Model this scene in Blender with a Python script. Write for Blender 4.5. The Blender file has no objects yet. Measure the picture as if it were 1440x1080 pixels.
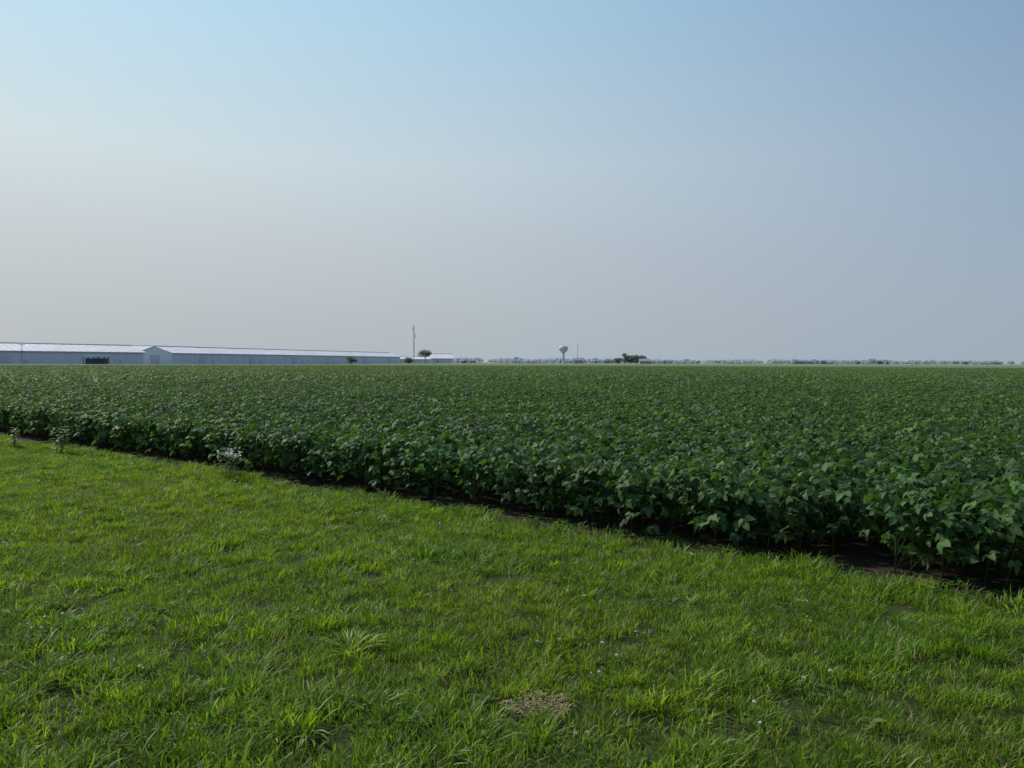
import bpy, math, numpy as np
from mathutils import Vector, Matrix
rng = np.random.default_rng(7)
scene = bpy.context.scene
scene.view_settings.view_transform = 'Standard'
scene.view_settings.look = 'None'
scene.view_settings.exposure = 0

def lin(r, g, b):
    f = lambda c: ((c/255)/12.92 if c/255 <= 0.04045 else (((c/255)+0.055)/1.055)**2.4)
    return (f(r), f(g), f(b), 1)

# ------------------------------------------------------------ camera
cam = bpy.data.cameras.new("camera"); camo = bpy.data.objects.new("camera", cam)
scene.collection.objects.link(camo)
cam.sensor_width = 36; cam.lens = 36*1088/1440
cam.clip_start = 0.05; cam.clip_end = 20000
camo.location = (0, 0, 1.6)
camo.rotation_mode = 'XYZ'
R = Matrix.Rotation(math.radians(90-1.63), 4, 'X') @ Matrix.Rotation(math.radians(0.18), 4, 'Z')
camo.rotation_euler = R.to_euler()
scene.camera = camo

# ------------------------------------------------------------ world + sun
SUN_AZ = -52; SUN_EL = 42
w = bpy.data.worlds.new("World"); scene.world = w; w.use_nodes = True
nt = w.node_tree; nt.nodes.clear()
N = nt.nodes.new; L = nt.links.new
out = N('ShaderNodeOutputWorld'); bg = N('ShaderNodeBackground'); bg.inputs[1].default_value = 0.1
sky = N('ShaderNodeTexSky'); sky.sky_type = 'NISHITA'; sky.sun_disc = False
sky.sun_elevation = math.radians(SUN_EL); sky.sun_rotation = math.radians(SUN_AZ)
sky.dust_density = 2; sky.air_density = 1.2
tc = N('ShaderNodeTexCoord'); sep = N('ShaderNodeSeparateXYZ'); L(tc.outputs['Generated'], sep.inputs[0])
comb = N('ShaderNodeCombineXYZ'); L(sep.outputs[0], comb.inputs[0]); L(sep.outputs[1], comb.inputs[1])
nrm = N('ShaderNodeVectorMath'); nrm.operation = 'NORMALIZE'; L(comb.outputs[0], nrm.inputs[0])
dot = N('ShaderNodeVectorMath'); dot.operation = 'DOT_PRODUCT'; L(nrm.outputs[0], dot.inputs[0])
dot.inputs[1].default_value = (math.sin(math.radians(SUN_AZ)), math.cos(math.radians(SUN_AZ)), 0)
mr = N('ShaderNodeMapRange'); L(dot.outputs['Value'], mr.inputs[0])
mr.inputs[1].default_value = 0.0; mr.inputs[2].default_value = 0.95
def ramp(stops):
    r = N('ShaderNodeValToRGB'); L(sep.outputs[2], r.inputs[0])
    e = r.color_ramp.elements
    e[0].position, e[0].color = stops[0][0], lin(*stops[0][1])
    e[1].position, e[1].color = stops[-1][0], lin(*stops[-1][1])
    for p, c in stops[1:-1]:
        x = e.new(p); x.color = lin(*c)
    return r
rl = ramp([(0, (169, 177, 183)), (.05, (173, 180, 185)), (.14, (185, 192, 196)), (.24, (195, 209, 213)), (.40, (175, 209, 227)), (1, (137, 174, 207))])
rr = ramp([(0, (146, 162, 175)), (.07, (145, 161, 176)), (.2, (138, 159, 181)), (.40, (116, 145, 178)), (1, (85, 115, 158))])
mx = N('ShaderNodeMix'); mx.data_type = 'RGBA'
L(mr.outputs[0], mx.inputs[0]); L(rr.outputs[0], mx.inputs[6]); L(rl.outputs[0], mx.inputs[7])
sc = N('ShaderNodeVectorMath'); sc.operation = 'SCALE'; sc.inputs[3].default_value = 11.6
L(mx.outputs[2], sc.inputs[0])
mx2 = N('ShaderNodeMix'); mx2.data_type = 'RGBA'; mx2.inputs[0].default_value = 0.96
L(sky.outputs[0], mx2.inputs[6]); L(sc.outputs[0], mx2.inputs[7])
L(mx2.outputs[2], bg.inputs[0]); L(bg.outputs[0], out.inputs[0])

sl = bpy.data.lights.new("sun", 'SUN'); so = bpy.data.objects.new("sun", sl); scene.collection.objects.link(so)
sl.energy = 3.9; sl.angle = math.radians(4); sl.color = (1, 0.94, 0.82)
a, e = math.radians(SUN_AZ), math.radians(SUN_EL)
sd = Vector((math.sin(a)*math.cos(e), math.cos(a)*math.cos(e), math.sin(e)))
so.rotation_euler = sd.to_track_quat('Z', 'Y').to_euler()
so.location = sd*50

# ------------------------------------------------------------ helpers
def mesh_obj(name, V, F, mats=(), attrs=None, smooth=False, link=True, mi=None):
    me = bpy.data.meshes.new(name)
    me.from_pydata([tuple(v) for v in V], [], F)
    for m in mats: me.materials.append(m)
    if mi is not None: me.polygons.foreach_set('material_index', np.array(mi, dtype=np.int32))
    if attrs:
        for k, arr in attrs.items():
            at = me.attributes.new(k, 'FLOAT', 'POINT'); at.data.foreach_set('value', np.array(arr, dtype=np.float32))
    if smooth: me.polygons.foreach_set('use_smooth', [True]*len(me.polygons))
    me.update()
    o = bpy.data.objects.new(name, me)
    if link: scene.collection.objects.link(o)
    return o

class MB:
    """mesh accumulator"""
    def __init__(s): s.V = []; s.F = []; s.A = []; s.M = []
    def add(s, V, F, var=0.5, m=0):
        b = len(s.V); s.V += [tuple(map(float, v)) for v in V]; s.F += [tuple(b+i for i in f) for f in F]
        s.A += [var]*len(V); s.M += [m]*len(F)
    def box(s, c, d, m=0, rz=0, var=.5):
        c = np.array(c); h = np.array(d)/2
        V = []
        for x in (-1, 1):
            for y in (-1, 1):
                for z in (-1, 1):
                    p = np.array([x, y, z])*h
                    V.append((c[0]+p[0]*math.cos(rz)-p[1]*math.sin(rz), c[1]+p[0]*math.sin(rz)+p[1]*math.cos(rz), c[2]+p[2]))
        s.add(V, [(0,1,3,2),(4,6,7,5),(0,4,5,1),(2,3,7,6),(0,2,6,4),(1,5,7,3)], var, m)
    def tube(s, p0, p1, r0, r1, n=6, m=0, var=.5):
        p0 = Vector(p0); p1 = Vector(p1); d = (p1-p0).normalized()
        u = d.cross(Vector((0.31, .95, .1))).normalized(); v = d.cross(u)
        V = []
        for p, r in ((p0, r0), (p1, r1)):
            for i in range(n):
                t = 2*math.pi*i/n; V.append(p+u*math.cos(t)*r+v*math.sin(t)*r)
        F = [(i, (i+1) % n, n+(i+1) % n, n+i) for i in range(n)]+[tuple(range(n))[::-1], tuple(range(n, 2*n))]
        s.add(V, F, var, m)
    def lathe(s, prof, c, n=24, m=0):
        V = []; F = []
        for r, z in prof:
            for i in range(n):
                t = 2*math.pi*i/n; V.append((c[0]+r*math.cos(t), c[1]+r*math.sin(t), c[2]+z))
        for j in range(len(prof)-1):
            for i in range(n):
                F.append((j*n+i, j*n+(i+1) % n, (j+1)*n+(i+1) % n, (j+1)*n+i))
        s.add(V, F, .5, m)
    def obj(s, name, mats, smooth=False, link=True):
        return mesh_obj(name, s.V, s.F, mats, {'var': s.A}, smooth, link, s.M)

def parent(o, p):
    o.parent = p
def empty(name, loc=(0, 0, 0)):
    o = bpy.data.objects.new(name, None); scene.collection.objects.link(o); return o

# ------------------------------------------------------------ materials
def newmat(name):
    m = bpy.data.materials.new(name); m.use_nodes = True; m.node_tree.nodes.clear()
    return m, m.node_tree.nodes.new, m.node_tree.links.new
def mixc(N, L, f, a, b, typ='MIX'):
    x = N('ShaderNodeMix'); x.data_type = 'RGBA'; x.blend_type = typ
    for s, v in ((0, f), (6, a), (7, b)):
        if isinstance(v, (int, float)): x.inputs[s].default_value = v
        elif isinstance(v, tuple): x.inputs[s].default_value = v if len(v) == 4 else (*v, 1)
        else: L(v, x.inputs[s])
    return x.outputs[2]
def maprange(N, L, v, a, b, c=0., d=1.):
    x = N('ShaderNodeMapRange'); L(v, x.inputs[0])
    for i, k in enumerate((a, b, c, d)): x.inputs[i+1].default_value = k
    return x.outputs[0]
def worldnoise(N, L, scale, detail=3, stretch=(1, 1, 1), rough=.5):
    g = N('ShaderNodeNewGeometry'); mp = N('ShaderNodeMapping'); L(g.outputs['Position'], mp.inputs[0])
    mp.inputs['Scale'].default_value = stretch
    n = N('ShaderNodeTexNoise'); L(mp.outputs[0], n.inputs['Vector'])
    n.inputs['Scale'].default_value = scale; n.inputs['Detail'].default_value = detail; n.inputs['Roughness'].default_value = rough
    return n.outputs['Fac']
def dist_origin(N, L):
    g = N('ShaderNodeNewGeometry'); v = N('ShaderNodeVectorMath'); v.operation = 'LENGTH'
    L(g.outputs['Position'], v.inputs[0]); return v.outputs['Value']

def leafmat(name, c1, c2, cback=None, rough=.45, trans=.35, ctrans=None, patch=None, spec=.4, haze=None, base=None):
    m, N, L = newmat(name)
    at = N('ShaderNodeAttribute'); at.attribute_name = 'var'
    oi = N('ShaderNodeObjectInfo')
    col = mixc(N, L, at.outputs['Fac'], c1, c2)
    br = maprange(N, L, oi.outputs['Random'], 0, 1, 0.8, 1.2)
    hsv = N('ShaderNodeHueSaturation'); L(col, hsv.inputs['Color']); L(br, hsv.inputs['Value'])
    col = hsv.outputs[0]
    if patch:
        for (sc, cp, lo, hi, stretch) in patch:
            nz = worldnoise(N, L, sc, 3, stretch)
            col = mixc(N, L, maprange(N, L, nz, lo, hi), col, mixc(N, L, 1.0, col, cp, 'MULTIPLY'))
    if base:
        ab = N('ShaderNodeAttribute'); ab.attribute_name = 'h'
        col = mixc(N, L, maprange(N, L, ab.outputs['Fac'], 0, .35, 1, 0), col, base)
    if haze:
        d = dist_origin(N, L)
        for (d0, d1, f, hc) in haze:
            col = mixc(N, L, maprange(N, L, d, d0, d1, 0, f), col, hc)  # aerial haze painted into the leaf colour, stronger with distance
    front = col
    if cback:
        g = N('ShaderNodeNewGeometry')
        col = mixc(N, L, g.outputs['Backfacing'], col, mixc(N, L, 0.5, col, cback))
    p = N('ShaderNodeBsdfPrincipled'); L(col, p.inputs['Base Color']); p.inputs['Roughness'].default_value = rough
    p.inputs['Specular IOR Level'].default_value = spec
    t = N('ShaderNodeBsdfTranslucent'); L(mixc(N, L, 1.0, front, ctrans or (1.6, 1.5, .6, 1), 'MULTIPLY'), t.inputs[0])
    ms = N('ShaderNodeMixShader'); ms.inputs[0].default_value = trans
    L(p.outputs[0], ms.inputs[1]); L(t.outputs[0], ms.inputs[2])
    o = N('ShaderNodeOutputMaterial'); L(ms.outputs[0], o.inputs[0])
    return m

def plain(name, col, rough=.7, nscale=None, namt=.15, metal=0, stretch=(1, 1, 1)):
    m, N, L = newmat(name)
    p = N('ShaderNodeBsdfPrincipled'); p.inputs['Roughness'].default_value = rough; p.inputs['Metallic'].default_value = metal
    p.inputs['Specular IOR Level'].default_value = .2
    if nscale:
        nz = worldnoise(N, L, nscale, 4, stretch)
        k = maprange(N, L, nz, .3, .7, 1-namt, 1+namt)
        h = N('ShaderNodeHueSaturation'); h.inputs['Color'].default_value = (*col[:3], 1); L(k, h.inputs['Value'])
        L(h.outputs[0], p.inputs['Base Color'])
    else: p.inputs['Base Color'].default_value = (*col[:3], 1)
    o = N('ShaderNodeOutputMaterial'); L(p.outputs[0], o.inputs[0]); return m

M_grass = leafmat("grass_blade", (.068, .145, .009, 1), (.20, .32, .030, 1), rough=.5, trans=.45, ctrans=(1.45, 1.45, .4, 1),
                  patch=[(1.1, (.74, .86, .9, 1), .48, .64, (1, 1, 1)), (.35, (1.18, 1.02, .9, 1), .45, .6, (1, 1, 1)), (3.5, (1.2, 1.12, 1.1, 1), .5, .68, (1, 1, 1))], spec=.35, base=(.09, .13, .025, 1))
M_dry = leafmat("dry_grass", (.26, .21, .10, 1), (.40, .33, .17, 1), rough=.7, trans=.3, ctrans=(1, 1, 1, 1))
M_soy = leafmat("soybean_leaf", (.028, .072, .019, 1), (.082, .158, .042, 1), cback=(.085, .15, .06, 1), rough=.62, trans=.25,
                ctrans=(1.5, 1.7, .5, 1), patch=[(.05, (1.3, 1.2, .85, 1), .45, .62, (1, 1, 1)), (.4, (.78, .84, .88, 1), .45, .65, (1, 1, 1))], spec=.24,
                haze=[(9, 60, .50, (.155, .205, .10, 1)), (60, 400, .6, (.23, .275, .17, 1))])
M_stem = leafmat("plant_stem", (.05, .08, .02, 1), (.09, .11, .04, 1), rough=.7, trans=.1, spec=.1)
M_weed = leafmat("weed_leaf", (.08, .16, .03, 1), (.14, .23, .05, 1), cback=(.2, .26, .14, 1), rough=.5, trans=.35)
M_clover = leafmat("clover_leaf", (.05, .12, .015, 1), (.09, .18, .025, 1), rough=.65, trans=.35, spec=.15)
M_white = leafmat("white_petal", (.7, .7, .62, 1), (.8, .8, .74, 1), rough=.7, trans=.3, ctrans=(1, 1, 1, 1))
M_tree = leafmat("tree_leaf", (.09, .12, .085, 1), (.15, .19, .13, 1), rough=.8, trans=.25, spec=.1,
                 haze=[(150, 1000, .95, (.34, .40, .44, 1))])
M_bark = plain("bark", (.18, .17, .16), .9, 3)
M_far_haze = leafmat("hazed_tree_leaf", (.42, .49, .53, 1), (.45, .52, .56, 1), rough=1, trans=.4, ctrans=(1, 1, 1, 1), spec=.0)  # pale blue-grey leaves: distance haze baked into base colour

# ------------------------------------------------------------ field boundary
NX, NY, CC = .62, .785, 5.93
def sdist(x, y):
    return NX*x+NY*y-CC + .07*np.sin(x*1.9+.4)+.05*np.sin(x*4.3)+.10*np.exp(-((x+11)**2)/9)

# ground: one sheet reaching the horizon
m, N, L = newmat("ground_soil")
nz = worldnoise(N, L, 9, 8, rough=.7); nz2 = worldnoise(N, L, .02, 3)
c = mixc(N, L, maprange(N, L, nz, .3, .7), (.018, .013, .009, 1), (.060, .046, .032, 1))
c = mixc(N, L, maprange(N, L, dist_origin(N, L), 100, 900), c, mixc(N, L, maprange(N, L, nz2, .3, .7), (.20, .24, .18, 1), (.25, .29, .22, 1)))  # far ground fades to hazy green, haze put into its colour
p = N('ShaderNodeBsdfPrincipled'); L(c, p.inputs['Base Color']); p.inputs['Roughness'].default_value = .95; p.inputs['Specular IOR Level'].default_value = .1
b = N('ShaderNodeBump'); b.inputs['Strength'].default_value = .8; b.inputs['Distance'].default_value = .03; L(nz, b.inputs['Height']); L(b.outputs[0], p.inputs['Normal'])
o = N('ShaderNodeOutputMaterial'); L(p.outputs[0], o.inputs[0]); M_ground = m
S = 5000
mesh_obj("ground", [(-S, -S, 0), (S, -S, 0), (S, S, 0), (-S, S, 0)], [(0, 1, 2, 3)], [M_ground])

m, N, L = newmat("lawn_thatch")
nz = worldnoise(N, L, 45, 8, rough=.8)
c = mixc(N, L, maprange(N, L, nz, .35, .65), (.020, .032, .008, 1), (.10, .115, .04, 1))
p = N('ShaderNodeBsdfPrincipled'); L(c, p.inputs['Base Color']); p.inputs['Roughness'].default_value = .95; p.inputs['Specular IOR Level'].default_value = .05
b = N('ShaderNodeBump'); b.inputs['Strength'].default_value = 1; b.inputs['Distance'].default_value = .02; L(nz, b.inputs['Height']); L(b.outputs[0], p.inputs['Normal'])
o = N('ShaderNodeOutputMaterial'); L(p.outputs[0], o.inputs[0]); M_lawn = m
xs = np.linspace(-45, 25, 400)
ys = (CC-NX*xs)/NY
for _ in range(4): ys = ys - sdist(xs, ys)/NY
V = [(x, y-.05, .004) for x, y in zip(xs, ys)]+[(x, -20-(0), .004) for x in xs]
n = len(xs)
mesh_obj("lawn", V, [(n+i, n+i+1, i+1, i) for i in range(n-1)], [M_lawn])

# ------------------------------------------------------------ scatter
def scatter(name, P, ROT, SCL, IDX, coll):
    me = bpy.data.meshes.new(name); me.from_pydata([tuple(p) for p in P], [], [])
    at = me.attributes.new('rot', 'FLOAT_VECTOR', 'POINT'); at.data.foreach_set('vector', np.array(ROT, dtype=np.float32).ravel())
    at = me.attributes.new('scl', 'FLOAT_VECTOR', 'POINT')
    SCL = np.array(SCL, dtype=np.float32)
    if SCL.ndim == 1: SCL = np.repeat(SCL[:, None], 3, 1)
    at.data.foreach_set('vector', SCL.ravel())
    at = me.attributes.new('idx', 'INT', 'POINT'); at.data.foreach_set('value', np.array(IDX, dtype=np.int32))
    ob = bpy.data.objects.new(name, me); scene.collection.objects.link(ob)
    g = bpy.data.node_groups.new(name+"_nodes", 'GeometryNodeTree')
    g.interface.new_socket('Geometry', in_out='INPUT', socket_type='NodeSocketGeometry')
    g.interface.new_socket('Geometry', in_out='OUTPUT', socket_type='NodeSocketGeometry')
    gi = g.nodes.new('NodeGroupInput'); go = g.nodes.new('NodeGroupOutput')
    iop = g.nodes.new('GeometryNodeInstanceOnPoints'); ci = g.nodes.new('GeometryNodeCollectionInfo')
    ci.inputs['Collection'].default_value = coll; ci.inputs['Separate Children'].default_value = True; ci.inputs['Reset Children'].default_value = True
    def na(nm, t):
        a = g.nodes.new('GeometryNodeInputNamedAttribute'); a.data_type = t; a.inputs['Name'].default_value = nm
        return [s for s in a.outputs if s.enabled and s.name == 'Attribute'][0]
    er = g.nodes.new('FunctionNodeEulerToRotation')
    k = g.links.new
    k(na('rot', 'FLOAT_VECTOR'), er.inputs[0]); k(er.outputs[0], iop.inputs['Rotation'])
    k(na('scl', 'FLOAT_VECTOR'), iop.inputs['Scale']); k(na('idx', 'INT'), iop.inputs['Instance Index'])
    iop.inputs['Pick Instance'].default_value = True
    k(ci.outputs[0], iop.inputs['Instance']); k(gi.outputs[0], iop.inputs['Points']); k(iop.outputs[0], go.inputs[0])
    md = ob.modifiers.new("scatter", 'NODES'); md.node_group = g
    return ob
def newcoll(name, objs):
    c = bpy.data.collections.new(name)
    for o in objs: c.objects.link(o)
    return c

def vnoise(x, y, s, seed=0):
    r = np.random.default_rng(seed); T = r.random((64, 64))
    x = x/s; y = y/s; xi = np.floor(x).astype(int); yi = np.floor(y).astype(int); fx = x-xi; fy = y-yi
    fx = fx*fx*(3-2*fx); fy = fy*fy*(3-2*fy)
    g = lambda i, j: T[i % 64, j % 64]
    return (g(xi, yi)*(1-fx)*(1-fy)+g(xi+1, yi)*fx*(1-fy)+g(xi, yi+1)*(1-fx)*fy+g(xi+1, yi+1)*fx*fy)

# ------------------------------------------------------------ grass tufts
def tuft(name, nb, rad, hmin, hmax, wmin, wmax, lean, dry=.04, link=False, out_=0, vlo=0, vhi=1):
    V = []; F = []; A = []; H = []; M = []
    for i in range(nb):
        r = rad*math.sqrt(rng.random()); th = rng.random()*2*math.pi
        bx, by = r*math.cos(th), r*math.sin(th)
        d = th+rng.normal()*(1.0 if not out_ else .5); h = rng.uniform(hmin, hmax); wd = rng.uniform(wmin, wmax)
        ln = h*abs(rng.normal(lean, .3))
        dx, dy = math.cos(d), math.sin(d)
        tw = d+math.pi/2+rng.normal()*.5; sx, sy = math.cos(tw), math.sin(tw)
        var = vlo+(vhi-vlo)*rng.random(); b = len(V)
        for t, wf in ((0, .7), (.35, 1), (.72, .75)):
            z = h*(t-.28*t*t*min(1.6, ln/h)); q = ln*t**1.8
            for sg in (-1, 1):
                V.append((bx+dx*q+sg*sx*wd*wf/2, by+dy*q+sg*sy*wd*wf/2, z)); H.append(t); A.append(var)
        V.append((bx+dx*ln, by+dy*ln, h*(1-.28*min(1.6, ln/h)*1.15))); H.append(1); A.append(var)
        F += [(b, b+1, b+3, b+2), (b+2, b+3, b+5, b+4), (b+4, b+5, b+6)]
        M += [1 if rng.random() < dry else 0]*3
    return mesh_obj(name, V, F, [M_grass, M_dry], {'var': A, 'h': H}, True, link, M)
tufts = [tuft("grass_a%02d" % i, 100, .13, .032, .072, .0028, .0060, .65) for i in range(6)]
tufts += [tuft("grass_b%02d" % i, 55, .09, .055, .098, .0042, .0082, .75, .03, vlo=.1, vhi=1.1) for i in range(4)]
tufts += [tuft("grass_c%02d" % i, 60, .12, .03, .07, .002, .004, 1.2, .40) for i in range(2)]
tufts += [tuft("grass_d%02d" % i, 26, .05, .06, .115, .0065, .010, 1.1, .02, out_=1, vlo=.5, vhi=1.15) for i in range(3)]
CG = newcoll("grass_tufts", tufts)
def lawn_pts(x0, x1, y0, y1, dens, smax=-.02, smin=-99):
    n = int((x1-x0)*(y1-y0)*dens)
    x = rng.uniform(x0, x1, n); y = rng.uniform(y0, y1, n); s = sdist(x, y)
    k = (s < smax) & (s > smin); return x[k], y[k], s[k]
x, y, s = lawn_pts(-26, 12, .6, 26, 88, smax=.13)
k = (np.abs(x) < y*.95+3.5) & ((s < 0) | (rng.random(len(x)) < .55*(1-s/.13)))
x, y, s = x[k], y[k], s[k]
nz = .45*vnoise(x, y, .35, 1)+.3*vnoise(x, y, 1.6, 2)+.25*vnoise(x, y, .16, 3)
bare = ((x-.12)**2/.13**2+(y-3.5)**2/.12**2)
keep = (bare > 1.0) & (rng.random(len(x)) > .18*(nz < .36))
x, y, s, nz = x[keep], y[keep], s[keep], nz[keep]
n = len(x)
r = rng.random(n)
coarse = r < np.clip((nz-.42)*1.8, .06, .6)
dry = rng.random(n) < .025+.08*(nz < .3)
idx = np.where(coarse, 6+rng.integers(0, 4, n), rng.integers(0, 6, n)); idx = np.where(dry, 10+rng.integers(0, 2, n), idx)
cl = rng.random(n) < .006+.022*(vnoise(x, y, .7, 12) > .72)
idx = np.where(cl, 12+rng.integers(0, 3, n), idx)
scl = (.72+.58*nz)*rng.uniform(.75, 1.3, n)
scl *= 1+.30*np.exp(-(s/.18)**2)*rng.random(n)
P = np.stack([x, y, np.full(n, .002)], 1)
ROT = np.stack([rng.normal(0, .16, n), rng.normal(0, .16, n), rng.uniform(0, 6.28, n)], 1)
P = np.concatenate([P, [(-.88, 4.15, .002), (-.84, 4.2, .002), (.5, 5.2, .002), (-2.9, 5.0, .002), (1.35, 4.4, .002)]])
ROT = np.concatenate([ROT, [(0, 0, q) for q in range(5)]]); scl = np.concatenate([scl, [1.5, 1.4, 1.1, 1.1, 1.0]]); idx = np.concatenate([idx, [12, 13, 14, 12, 13]])
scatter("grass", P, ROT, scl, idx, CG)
print("grass instances", n)

# ------------------------------------------------------------ leaf builders
def leaflet(mb, base, dirv, up, Ln, Wd, var, m=0, curl=.25, fold=.25, prof=((.22, .85), (.5, 1.), (.8, .55))):
    d = Vector(dirv).normalized(); u = Vector(up); u = (u-d*u.dot(d)).normalized(); s = d.cross(u); base = Vector(base)
    V = [base]
    for t, wf in prof:
        mid = base+d*Ln*t-u*curl*Ln*t*t
        V += [mid, mid+s*Wd/2*wf+u*fold*Wd/2*wf, mid-s*Wd/2*wf+u*fold*Wd/2*wf]
    V.append(base+d*Ln-u*curl*Ln)
    n = len(prof); F = [(0, 2, 1), (0, 1, 3)]
    for i in range(n-1):
        a = 1+3*i; b_ = a+3
        F += [(a, a+1, b_+1, b_), (a, b_, b_+2, a+2)]
    a = 1+3*(n-1); e = 1+3*n
    F += [(a, a+1, e), (a, e, a+2)]
    mb.add(V, F, var, m)

def soyplant(name, ntri, H=.62, R=.27, big=1.0):
    mb = MB()
    mb.tube((0, 0, 0), (rng.normal()*.03, rng.normal()*.03, H*.8), .006, .003, 5, 1)
    for i in range(ntri):
        f = rng.random()**.6
        z = H*(.20+.80*f)*rng.uniform(.88, 1.06)
        rr = R*(math.sqrt(rng.random()))*(1.05-.35*f); th = rng.random()*6.283
        c = Vector((rr*math.cos(th), rr*math.sin(th), z))
        az = th+rng.normal()*.8
        tilt = rng.normal(.35, .42)
        d = Vector((math.cos(az)*math.cos(tilt), math.sin(az)*math.cos(tilt), -math.sin(tilt)))
        roll = rng.normal()*.45
        up = Vector((math.cos(az)*math.sin(tilt), math.sin(az)*math.sin(tilt), math.cos(tilt)))
        side = d.cross(up); up = up*math.cos(roll)+side*math.sin(roll); side = d.cross(up)
        var = rng.random(); sz = rng.uniform(.75, 1.2)*big
        Ln = .080*sz; Wd = .053*sz
        leaflet(mb, c+d*.018*big, d, up, Ln, Wd, var, 0, rng.uniform(.1, .5), rng.uniform(.05, .4))
        for sg in (-1, 1):
            dd = d*.45+side*sg*.9+up*rng.normal()*.2
            leaflet(mb, c, dd, up+side*sg*rng.uniform(-.2, .6), Ln*.9, Wd*.92, min(1, max(0, var+rng.normal()*.15)), 0, rng.uniform(.1, .5), rng.uniform(.05, .4))
        st = Vector((0, 0, max(.05, z-rng.uniform(.10, .22))))
        p = side*.0013
        mb.add([st-p, st+p, c+p, c-p], [(0, 1, 2, 3)], .5, 1)
    return mb.obj(name, [M_soy, M_stem], True, False)
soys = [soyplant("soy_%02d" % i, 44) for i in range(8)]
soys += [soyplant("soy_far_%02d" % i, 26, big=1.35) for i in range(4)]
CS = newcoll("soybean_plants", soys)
T = np.array([NY, -NX])/math.hypot(NX, NY); Nn = np.array([NX, NY])/math.hypot(NX, NY)
def rows(s0, s1, ds, u0, u1, du, jit):
    ss = np.arange(s0, s1, ds); uu = np.arange(u0, u1, du)
    Sg, Ug = np.meshgrid(ss, uu, indexing='ij'); Sg = Sg.ravel()+rng.normal(0, jit*ds, Sg.size); Ug = Ug.ravel()+rng.uniform(-.5, .5, Ug.size)*du
    k = 1/math.hypot(NX, NY)
    x = Ug*T[0]+(Sg+CC)*k*Nn[0]; y = Ug*T[1]+(Sg+CC)*k*Nn[1]
    return x, y
DN = 40
x, y = rows(.48, 60, .38, -60, 50, .21, .12)
d = np.hypot(x, y); s = sdist(x, y)
k = (d < DN) & (np.abs(x) < np.maximum(y, 0)*.95+5) & (s > .38)
x, y = x[k], y[k]
x2, y2 = rows(.6, 230, .62, -240, 200, .62, .3)
d2 = np.hypot(x2, y2)
k = (d2 >= DN) & (d2 < 200) & (np.abs(x2) < y2*.85)
x2, y2 = x2[k], y2[k]
X = np.concatenate([x, x2]); Y = np.concatenate([y, y2]); n = len(X); far = np.arange(n) >= len(x)
hn = .4*vnoise(X, Y, .8, 5)+.6*vnoise(X, Y, 7, 6)
scl = np.where(far, 1.3, 1.0)*rng.uniform(.88, 1.12, n)
sz = (.92+.18*hn)*rng.uniform(.93, 1.08, n)
SC = np.stack([scl, scl, sz], 1)
idx = np.where(far, 8+rng.integers(0, 4, n), rng.integers(0, 8, n))
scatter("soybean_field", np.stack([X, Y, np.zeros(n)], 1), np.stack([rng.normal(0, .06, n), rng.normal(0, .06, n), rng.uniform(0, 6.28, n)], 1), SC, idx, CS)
print("soy instances", n)

m, N, L = newmat("soybean_canopy")
nz = worldnoise(N, L, 2.5, 5, rough=.7); nb = worldnoise(N, L, .03, 3, (1, 1, 1))
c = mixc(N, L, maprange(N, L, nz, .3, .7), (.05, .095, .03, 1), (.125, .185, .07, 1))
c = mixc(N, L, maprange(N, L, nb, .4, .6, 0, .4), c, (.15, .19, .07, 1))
c = mixc(N, L, maprange(N, L, dist_origin(N, L), 80, 500, 0, .75), c, (.19, .23, .145, 1))  # distance haze blended into canopy colour
p = N('ShaderNodeBsdfPrincipled'); L(c, p.inputs['Base Color']); p.inputs['Roughness'].default_value = .9; p.inputs['Specular IOR Level'].default_value = .1
b = N('ShaderNodeBump'); b.inputs['Strength'].default_value = 1; b.inputs['Distance'].default_value = .15; L(nz, b.inputs['Height']); L(b.outputs[0], p.inputs['Normal'])
o = N('ShaderNodeOutputMaterial'); L(p.outputs[0], o.inputs[0]); M_canopy = m
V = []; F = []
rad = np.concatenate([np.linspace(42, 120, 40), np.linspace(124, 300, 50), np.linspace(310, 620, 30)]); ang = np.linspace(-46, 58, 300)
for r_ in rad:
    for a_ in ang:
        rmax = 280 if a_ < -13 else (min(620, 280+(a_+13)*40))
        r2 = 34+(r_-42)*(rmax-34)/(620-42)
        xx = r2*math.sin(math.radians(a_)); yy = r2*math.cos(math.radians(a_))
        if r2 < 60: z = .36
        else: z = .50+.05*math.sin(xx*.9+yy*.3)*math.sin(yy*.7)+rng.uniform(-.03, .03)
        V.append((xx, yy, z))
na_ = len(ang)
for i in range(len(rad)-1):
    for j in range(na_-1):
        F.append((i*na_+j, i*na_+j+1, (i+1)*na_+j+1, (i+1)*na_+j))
mesh_obj("soybean_canopy", V, F, [M_canopy])

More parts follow.
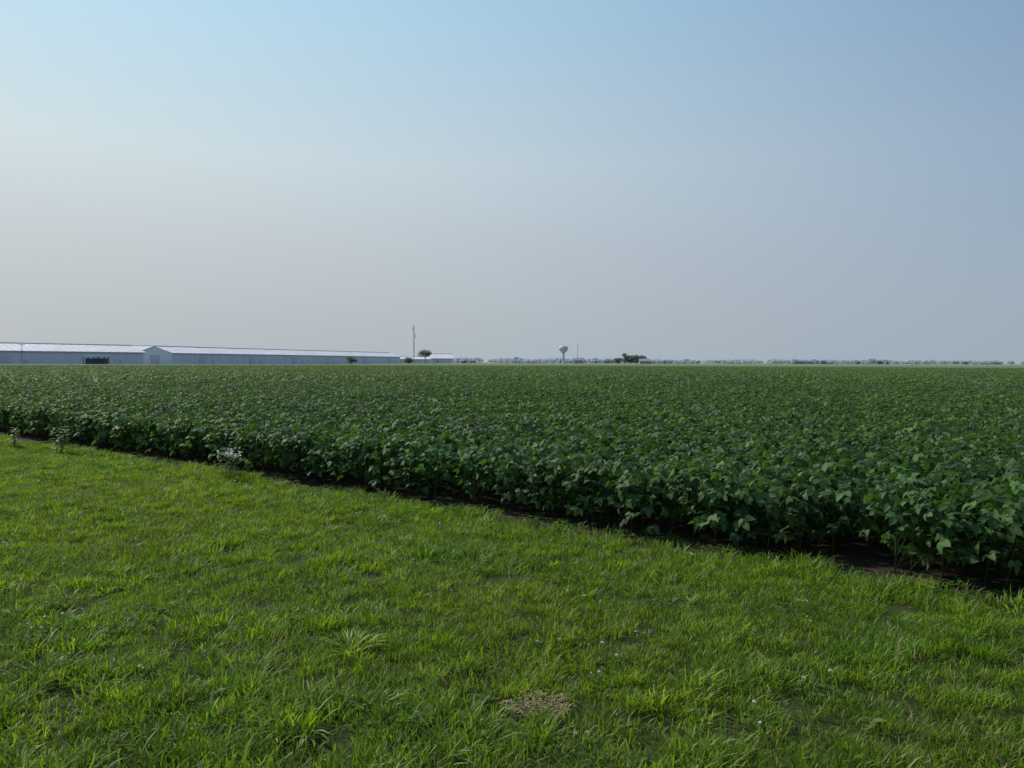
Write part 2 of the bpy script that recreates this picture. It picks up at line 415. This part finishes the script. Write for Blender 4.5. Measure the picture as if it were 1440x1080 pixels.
# ------------------------------------------------------------ clover, weeds
def clover(name, fl):
    mb = MB()
    for i in range(16):
        r_ = .09*math.sqrt(rng.random()); th = rng.random()*6.28; z = rng.uniform(.02, .055)
        c = Vector((r_*math.cos(th), r_*math.sin(th), z)); a0 = rng.random()*6.28; var = rng.random()
        tx, ty = rng.normal(0, .4, 2)
        for k in range(3):
            a_ = a0+k*2.094
            leaflet(mb, c, (math.cos(a_), math.sin(a_), .15), (tx, ty, 1), .014, .014, var, 0, .1, .15, ((.4, .8), (.8, 1.)))
    for i in range(fl):
        r_ = .1*math.sqrt(rng.random()); th = rng.random()*6.28; z = rng.uniform(.07, .11)
        c = (r_*math.cos(th), r_*math.sin(th), z)
        mb.tube((c[0], c[1], 0), c, .0012, .001, 3, 0, .6)
        for q in range(16):
            v = Vector(rng.normal(size=3)).normalized(); v.z = abs(v.z)*.9-.1
            leaflet(mb, c, v, (v.y, -v.x, .3), .010, .005, rng.random(), 1, 0, .2, ((.5, 1.),))
    return mb.obj(name, [M_clover, M_white], True, False)
def rosette(name, nl, Ln, Wd):
    mb = MB()
    for i in range(nl):
        a_ = i*2.4+rng.normal()*.2; el = rng.uniform(.2, .9)
        leaflet(mb, (0, 0, .01), (math.cos(a_)*math.cos(el), math.sin(a_)*math.cos(el), math.sin(el)), (0, 0, 1), Ln*rng.uniform(.7, 1.1), Wd, rng.random(), 0, rng.uniform(.2, .6), .3)
    return mb.obj(name, [M_weed], True, False)
wl = [clover("w_a%d" % i, 0) for i in range(2)]+[clover("w_b%d" % i, 2) for i in range(2)]+[rosette("w_c0", 9, .09, .028), rosette("w_c1", 7, .06, .03)]
CW = newcoll("lawn_weeds", wl)
x, y, s = lawn_pts(-14, 9, 1, 16, 9)
cn = vnoise(x, y, .9, 9)+.25*(x > 0)*(y < 6)
k = (rng.random(len(x)) < np.clip((cn-.45)*2, .10, .7)); x, y = x[k], y[k]; n = len(x)
rr_ = rng.random(n)
idx = np.where(rr_ < .60, rng.integers(0, 2, n), np.where(rr_ < .90, rng.integers(2, 4, n), rng.integers(4, 6, n)))
xe = rng.uniform(-9, 6, 300); se = rng.uniform(-.05, .35, 300); ye = (CC+se-NX*xe)/NY
X = np.concatenate([x, xe, [-1.35]]); Y = np.concatenate([y, ye, [6.0]])
idx = np.concatenate([idx, rng.choice([0, 1, 1, 5, 0, 0], 300), [4]]); n = len(X)
scl = rng.uniform(.7, 1.25, n)
scatter("clover_and_weeds", np.stack([X, Y, np.full(n, .004)], 1), np.stack([rng.normal(0, .1, n), rng.normal(0, .1, n), rng.uniform(0, 6.28, n)], 1), scl, idx, CW)

mb = MB()
for i in range(320):
    r_ = .16*math.sqrt(rng.random()); th = rng.random()*6.28; a_ = rng.random()*3.14; l_ = rng.uniform(.02, .07)
    c = Vector((.12+r_*math.cos(th), 3.5+r_*math.sin(th)*.85, .012+rng.random()*.04)); d_ = Vector((math.cos(a_), math.sin(a_), rng.normal()*.2))*l_/2; s_ = Vector((-math.sin(a_), math.cos(a_), 0))*.0018
    mb.add([c-d_-s_, c-d_+s_, c+d_+s_, c+d_-s_], [(0, 1, 2, 3)], rng.random())
mb.obj("dead_grass_patch", [M_dry])

def tallweed(name, loc, H, nst, white=False, Ln=.13, Wd=.045):
    mb = MB()
    for s_ in range(nst):
        ba = rng.random()*6.28; lean = rng.uniform(.02, .22); top = Vector((math.cos(ba)*lean, math.sin(ba)*lean, H*rng.uniform(.75, 1)))
        b0 = Vector((math.cos(ba)*.04, math.sin(ba)*.04, 0)); mb.tube(b0, top, .005, .002, 5, 1)
        for q in range(9):
            t = .25+.75*q/8; c = b0.lerp(top, t); a_ = q*1.57+rng.normal()*.3
            for sg in (0, math.pi):
                leaflet(mb, c, (math.cos(a_+sg), math.sin(a_+sg), rng.uniform(.1, .6)), (0, 0, 1), Ln*(1.15-.5*t), Wd, rng.random(), 0, .35, .2)
        if white:
            for q in range(16):
                c = top+Vector(rng.normal(size=3)*.045); v = Vector(rng.normal(size=3)); v.z = abs(v.z)
                leaflet(mb, c, v, (0, 0, 1) if abs(v.z) < .9 else (1, 0, 0), .035, .024, rng.random(), 2, .1, .1)
    o = mb.obj(name, [M_weed, M_stem, M_white], True); o.location = loc; return o
tallweed("milkweed_plant", (-7.6, 12.95, 0), .56, 5)
tallweed("milkweed_plant", (-9.0, 13.9, 0), .38, 3)
tallweed("wildflower_plant", (-3.85, 10.45, 0), .40, 6, True, .08, .03)

# ------------------------------------------------------------ distant trees
def tree(name, loc, H, W, trunk=.3, nleaf=1500, leaf=.45, mat=None, flat=.5, seed=0):
    r = np.random.default_rng(seed); mb = MB()
    mb.tube((0, 0, 0), (0, 0, H*trunk), .03*H, .022*H, 7, 1)
    cz = H*(trunk+1)/2; hz = H*(1-trunk)/2; hubs = []
    for i in range(14):
        a_ = r.random()*6.28; q = W/2*.72*math.sqrt(r.random()); zz = cz+r.uniform(-.7, .8)*hz*math.sqrt(max(0, 1-(q/(W/2))**2))
        h = Vector((q*math.cos(a_), q*math.sin(a_), zz)); hubs.append((h, r.uniform(.16, .27)*W))
        mb.tube((0, 0, H*trunk*.85), h, .012*H, .004*H, 4, 1)
    for i in range(nleaf):
        h, rad_ = hubs[r.integers(0, len(hubs))]
        v = Vector(r.normal(size=3)).normalized()*rad_*r.uniform(.45, 1.1); v.z *= .75; c = h+v
        c.z = max(c.z, .15)
        a1 = Vector(r.normal(size=3)).normalized()*leaf*r.uniform(.6, 1.1); a2 = Vector(r.normal(size=3)).normalized()*leaf*r.uniform(.5, .9)
        mb.add([c-a1/2, c+a2/2, c+a1/2, c-a2/2], [(0, 1, 2, 3)], r.random())
    o = mb.obj(name, [mat or M_tree, M_bark]); o.location = loc; return o
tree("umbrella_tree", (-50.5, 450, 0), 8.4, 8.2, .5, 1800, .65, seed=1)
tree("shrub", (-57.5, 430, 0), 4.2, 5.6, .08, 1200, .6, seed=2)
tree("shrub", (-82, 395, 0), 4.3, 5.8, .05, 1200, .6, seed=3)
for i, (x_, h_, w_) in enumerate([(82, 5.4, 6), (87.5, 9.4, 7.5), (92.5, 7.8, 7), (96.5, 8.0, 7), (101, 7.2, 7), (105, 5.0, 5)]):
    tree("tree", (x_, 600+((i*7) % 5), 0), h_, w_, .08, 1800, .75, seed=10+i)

def treeline(name, segs, seed, mat):
    r = np.random.default_rng(seed); mb = MB()
    for x0, x1, y0, hmin, hmax in segs:
        x_ = x0
        while x_ < x1:
            W = r.uniform(8, 26); Hh = r.uniform(hmin, hmax)*(1.3 if r.random() < .10 else 1); yy = y0+r.uniform(-30, 30)
            for i in range(110):
                v = Vector(r.normal(size=3)).normalized()
                c = Vector((x_+v.x*W*.5, yy+v.y*W*.4, Hh*.5+v.z*Hh*.48))
                a1 = Vector(r.normal(size=3)).normalized()*1.9; a2 = Vector(r.normal(size=3)).normalized()*1.7
                mb.add([c-a1, c+a2, c+a1, c-a2], [(0, 1, 2, 3)], r.random())
            x_ += W*r.uniform(.30, .6)+(r.uniform(20, 60) if r.random() < .07 else 0)
    return mb.obj(name, [mat])
treeline("distant_treeline", [(-110, 170, 1300, 6, 8.0), (200, 620, 1150, 4, 6.5), (620, 1000, 1150, 3, 5.0), (-60, 60, 1000, 3, 5.0)], 5, M_far_haze)
treeline("distant_treeline", [(-420, -110, 900, 4, 7), (150, 1400, 1700, 5, 7.5)], 6, M_far_haze)

# ------------------------------------------------------------ sheds
M_roof = plain("metal_roof", (.74, .70, .70), .55, .35, .10, stretch=(1, .15, 1))
M_wall = plain("corrugated_wall", (.68, .72, .75), .6, .5, .08, stretch=(1, 1, .1))
M_trim = plain("trim", (.73, .74, .76), .6)
M_door = plain("shed_door", (.58, .62, .66), .6)
M_dark = plain("dark_opening", (.10, .105, .11), .8)
M_gable = plain("gable_panel", (.80, .83, .86), .6, .4, .06)
def shed(name, p0, dr, length, hw, eave, ridge, ndoors, seed=0):
    r = np.random.default_rng(seed)
    root = empty(name); D = Vector((dr[0], dr[1], 0)).normalized(); Rr = Vector((D.y, -D.x, 0)); p0 = Vector((p0[0], p0[1], 0)); U = Vector((0, 0, 1))
    P = lambda u, s_, z: p0+D*u+Rr*s_+U*z
    def quadbox(mb, u0, u1, s0, s1, z0, z1, m=0):
        V = [P(u, s_, z) for u in (u0, u1) for s_ in (s0, s1) for z in (z0, z1)]
        mb.add(V, [(0,1,3,2),(4,6,7,5),(0,4,5,1),(2,3,7,6),(0,2,6,4),(1,5,7,3)], .5, m)
    mb = MB()
    V = [P(u, s_, z) for u in (0, length) for (s_, z) in ((-hw, 0), (hw, 0), (hw, eave), (0, ridge-.05), (-hw, eave))]
    mb.add(V, [(0, 5, 9, 4), (1, 2, 7, 6)], .5, 0)
    mb.add(V, [(0, 4, 3, 2, 1), (5, 6, 7, 8, 9)], .5, 1)
    parent(mb.obj("walls", [M_wall, M_gable]), root)
    mb = MB(); u = 2.
    while u < length: quadbox(mb, u, u+.25, hw+.002, hw+.10, 0, eave-.05); u += 6
    quadbox(mb, 0, length, hw+.003, hw+.09, 0, .35)
    parent(mb.obj("wall_posts", [M_trim]), root)
    mb = MB(); ov = .5; th = .18; sl_ = (ridge-eave)/hw
    for sg in (-1, 1):
        e_s = sg*(hw+ov); e_z = eave-sl_*ov
        V = [P(u, s_, z) for u in (-ov, length+ov) for (s_, z) in ((e_s, e_z), (0, ridge), (0, ridge+th), (e_s, e_z+th))]
        mb.add(V, [(0,1,2,3),(4,7,6,5),(0,4,5,1),(3,2,6,7),(0,3,7,4)], .5, 0)
    parent(mb.obj("roof", [M_roof]), root)
    mb = MB(); u = 0.
    while u < length:
        for sg in (-1, 1):
            V = [P(u+du, sg*s_, z+dz) for du in (0, .15) for (s_, z) in ((hw+ov, eave-sl_*ov+th+.004), (0.25, ridge+th-sl_*.25+.004)) for dz in (0, .09)]
            mb.add(V, [(0,1,3,2),(4,6,7,5),(0,4,5,1),(2,3,7,6),(1,5,7,3)], .5, 0)
        u += 3
    quadbox(mb, -.5, length+.5, -.35, .35, ridge+th, ridge+th+.22)
    parent(mb.obj("roof_seams", [M_trim]), root)
    mb = MB()
    for i in range(ndoors):
        u = (i+.5)*length/ndoors+r.normal()*2
        quadbox(mb, u-2.2, u+2.2, hw+.11, hw+.2, .05, min(3.8, eave-.9))
        quadbox(mb, u+7, u+8, hw+.11, hw+.18, .05, 2.2)
    quadbox(mb, -.12, -.002, -2.5, 2.5, .05, 4.2)
    parent(mb.obj("doors", [M_door]), root)
    mb = MB()
    quadbox(mb, 0, length, hw+.52, hw+.64, eave-sl_*ov-.12, eave-sl_*ov+.1)
    parent(mb.obj("gutter", [M_door]), root)
    return root
dA = Vector((.55, .835)).normalized()
shed("storage_shed", (-161-dA.x*110, 327-dA.y*110), dA, 110, 10, 5.1, 7.9, 3, 1)
shed("storage_shed", (-157, 340), (.29, .957), 232, 9.2, 5.1, 7.9, 6, 2)
shed("storage_shed", (-74, 640), (.97, .2), 24, 9, 4.4, 8.0, 2, 3)
shed("storage_shed", (-104, 600), (.9, .4), 40, 8, 3.6, 5.4, 2, 4)
shed("storage_shed", (-205, 400), (.35, .93), 60, 12, 7.2, 9.6, 2, 5)

root = empty("open_shelter"); cx, cy = -151, 281
mb = MB(); mb.box((cx, cy, 3.25), (8.4, 4.2, .16), rz=.15); mb.box((cx, cy, 3.40), (7.6, 3.2, .14), rz=.15); parent(mb.obj("roof", [M_trim]), root)
mb = MB()
for i in (-1, 0, 1):
    for j in (-1, 1): mb.box((cx+3.8*i-.1*j, cy+1.8*j, 1.58), (.2, .2, 3.16))
parent(mb.obj("posts", [M_dark]), root)
mb = MB(); mb.box((cx, cy+.4, 1.35), (7, 2.2, 2.2), rz=.15); mb.tube((cx-2.3, cy-1, .5), (cx-2.3, cy-.5, .5), .5, .5, 12); mb.tube((cx+2.3, cy-1, .5), (cx+2.3, cy-.5, .5), .5, .5, 12)
parent(mb.obj("stored_wagon", [M_dark]), root)

mb = MB(); mb.tube((0, 0, 0), (0, 0, 7.6), .12, .09, 8); mb.box((0, 0, 7.2), (2.0, .12, .14))
for x_ in (-.85, 0, .85): mb.tube((x_, 0, 7.27), (x_, 0, 7.5), .05, .04, 6)
o = mb.obj("utility_pole", [plain("weathered_wood", (.3, .3, .3), .9)]); o.location = (-176, 278, 0)

# ------------------------------------------------------------ lattice mast
M_mast = plain("galvanised_steel", (.26, .28, .31), .6)
def mast(name, loc, H, W, r_, panels, mat, ant=True):
    mb = MB(); c = [(W/2*math.cos(t), W/2*math.sin(t)) for t in (0.3, 2.394, 4.489)]
    for i in range(panels):
        z0, z1 = H*i/panels, H*(i+1)/panels
        for k in range(3):
            a_, b_ = c[k], c[(k+1) % 3]
            mb.tube((*a_, z0), (*a_, z1), r_, r_, 5)
            mb.tube((*a_, z0), (*b_, z1), r_*.6, r_*.6, 4); mb.tube((*a_, z1), (*b_, z1), r_*.6, r_*.6, 4)
    mb.tube((0, 0, H), (0, 0, H+2.2), r_*.9, r_*.5, 5)
    if ant:
        mb.tube((W/2, 0, H*.72), (W/2+.8, -.1, H*.72), .06, .06, 5); mb.tube((W/2+.8, -.1, H*.68), (W/2+.8, -.1, H*.80), .12, .12, 7)
        mb.tube((-W/2, 0, H*.93), (-W/2-.7, 0, H*.93), .06, .06, 5); mb.tube((-W/2-.7, 0, H*.88), (-W/2-.7, 0, H*1.0), .10, .10, 7)
        mb.lathe([(.01, 0), (.5, .15), (.55, .3), (.01, .31)], (.2, -.6, H*.45), 12)
    mb.box((0, 0, .15), (2, 2, .3))
    o = mb.obj(name, [mat]); o.location = loc; return o
mast("lattice_mast", (-66, 520, 0), 25.4, .7, .085, 22, M_mast)
M_mast2 = plain("hazy_steel", (.42, .47, .52), .7)  # steel tinted pale blue, haze painted into base colour
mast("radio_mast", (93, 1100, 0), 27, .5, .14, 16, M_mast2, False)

# ------------------------------------------------------------ water tower
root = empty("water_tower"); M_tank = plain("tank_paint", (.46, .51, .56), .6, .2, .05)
cx, cy = 73, 1100
mb = MB()
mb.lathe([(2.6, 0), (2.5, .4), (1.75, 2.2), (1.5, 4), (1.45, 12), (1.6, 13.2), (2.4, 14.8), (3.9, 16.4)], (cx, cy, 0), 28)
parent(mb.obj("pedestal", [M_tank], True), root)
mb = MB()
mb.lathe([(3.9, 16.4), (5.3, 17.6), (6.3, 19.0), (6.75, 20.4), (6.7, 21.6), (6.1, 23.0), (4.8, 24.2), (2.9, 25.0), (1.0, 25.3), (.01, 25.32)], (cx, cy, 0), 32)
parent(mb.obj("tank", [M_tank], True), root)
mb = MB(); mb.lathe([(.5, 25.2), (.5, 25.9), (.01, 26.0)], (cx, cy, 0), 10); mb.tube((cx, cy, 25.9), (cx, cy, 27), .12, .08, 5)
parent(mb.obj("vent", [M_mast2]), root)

def farmhouse(name, loc, L_, W_, h, rg, wall, roof):
    root = empty(name); x_, y_ = loc; mb = MB()
    V = [(x_+a_, y_+b_, z) for a_ in (-L_/2, L_/2) for (b_, z) in ((-W_/2, 0), (W_/2, 0), (W_/2, h), (0, rg), (-W_/2, h))]
    mb.add(V, [(0, 5, 9, 4), (1, 2, 7, 6), (0, 4, 3, 2, 1), (5, 6, 7, 8, 9)]); parent(mb.obj("walls", [wall]), root)
    mb = MB(); k_ = (rg-h)/(W_/2)
    for sg in (-1, 1):
        V = [(x_+a_, y_+b_*sg, z) for a_ in (-L_/2-.4, L_/2+.4) for (b_, z) in ((W_/2+.5, h-k_*.5+.02), (0, rg+.02), (0, rg+.25), (W_/2+.5, h-k_*.5+.25))]
        mb.add(V, [(0,1,2,3),(4,7,6,5),(0,4,5,1),(3,2,6,7),(0,3,7,4)])
    parent(mb.obj("roof", [roof]), root)
    mb = MB()
    for q in (-.3, 0, .3): mb.box((x_+q*L_, y_-W_/2-.05, 1.6), (L_*.1, .06, 1.2 if q else 2.2))
    parent(mb.obj("windows_and_door", [M_door]), root)
M_fr = plain("far_roof", (.28, .32, .35), .8)
M_nw = plain("farm_wall", (.24, .27, .28), .8)
for x_, y_, l_, w_, h_, rg, wm in [(85, 1000, 12, 8, 4, 6.5, M_nw), (101, 590, 8, 6, 2.6, 4.2, M_nw)]:
    farmhouse("farm_building", (x_, y_), l_, w_, h_, rg, wm, M_fr)
for x_ in (120, 190, 420, 470, 540, 610):
    mb = MB(); mb.tube((0, 0, 0), (0, 0, 8.5), .18, .12, 6); mb.box((0, 0, 7.8), (2.4, .2, .2)); o = mb.obj("utility_pole", [M_mast2]); o.location = (x_, 1000, 0)
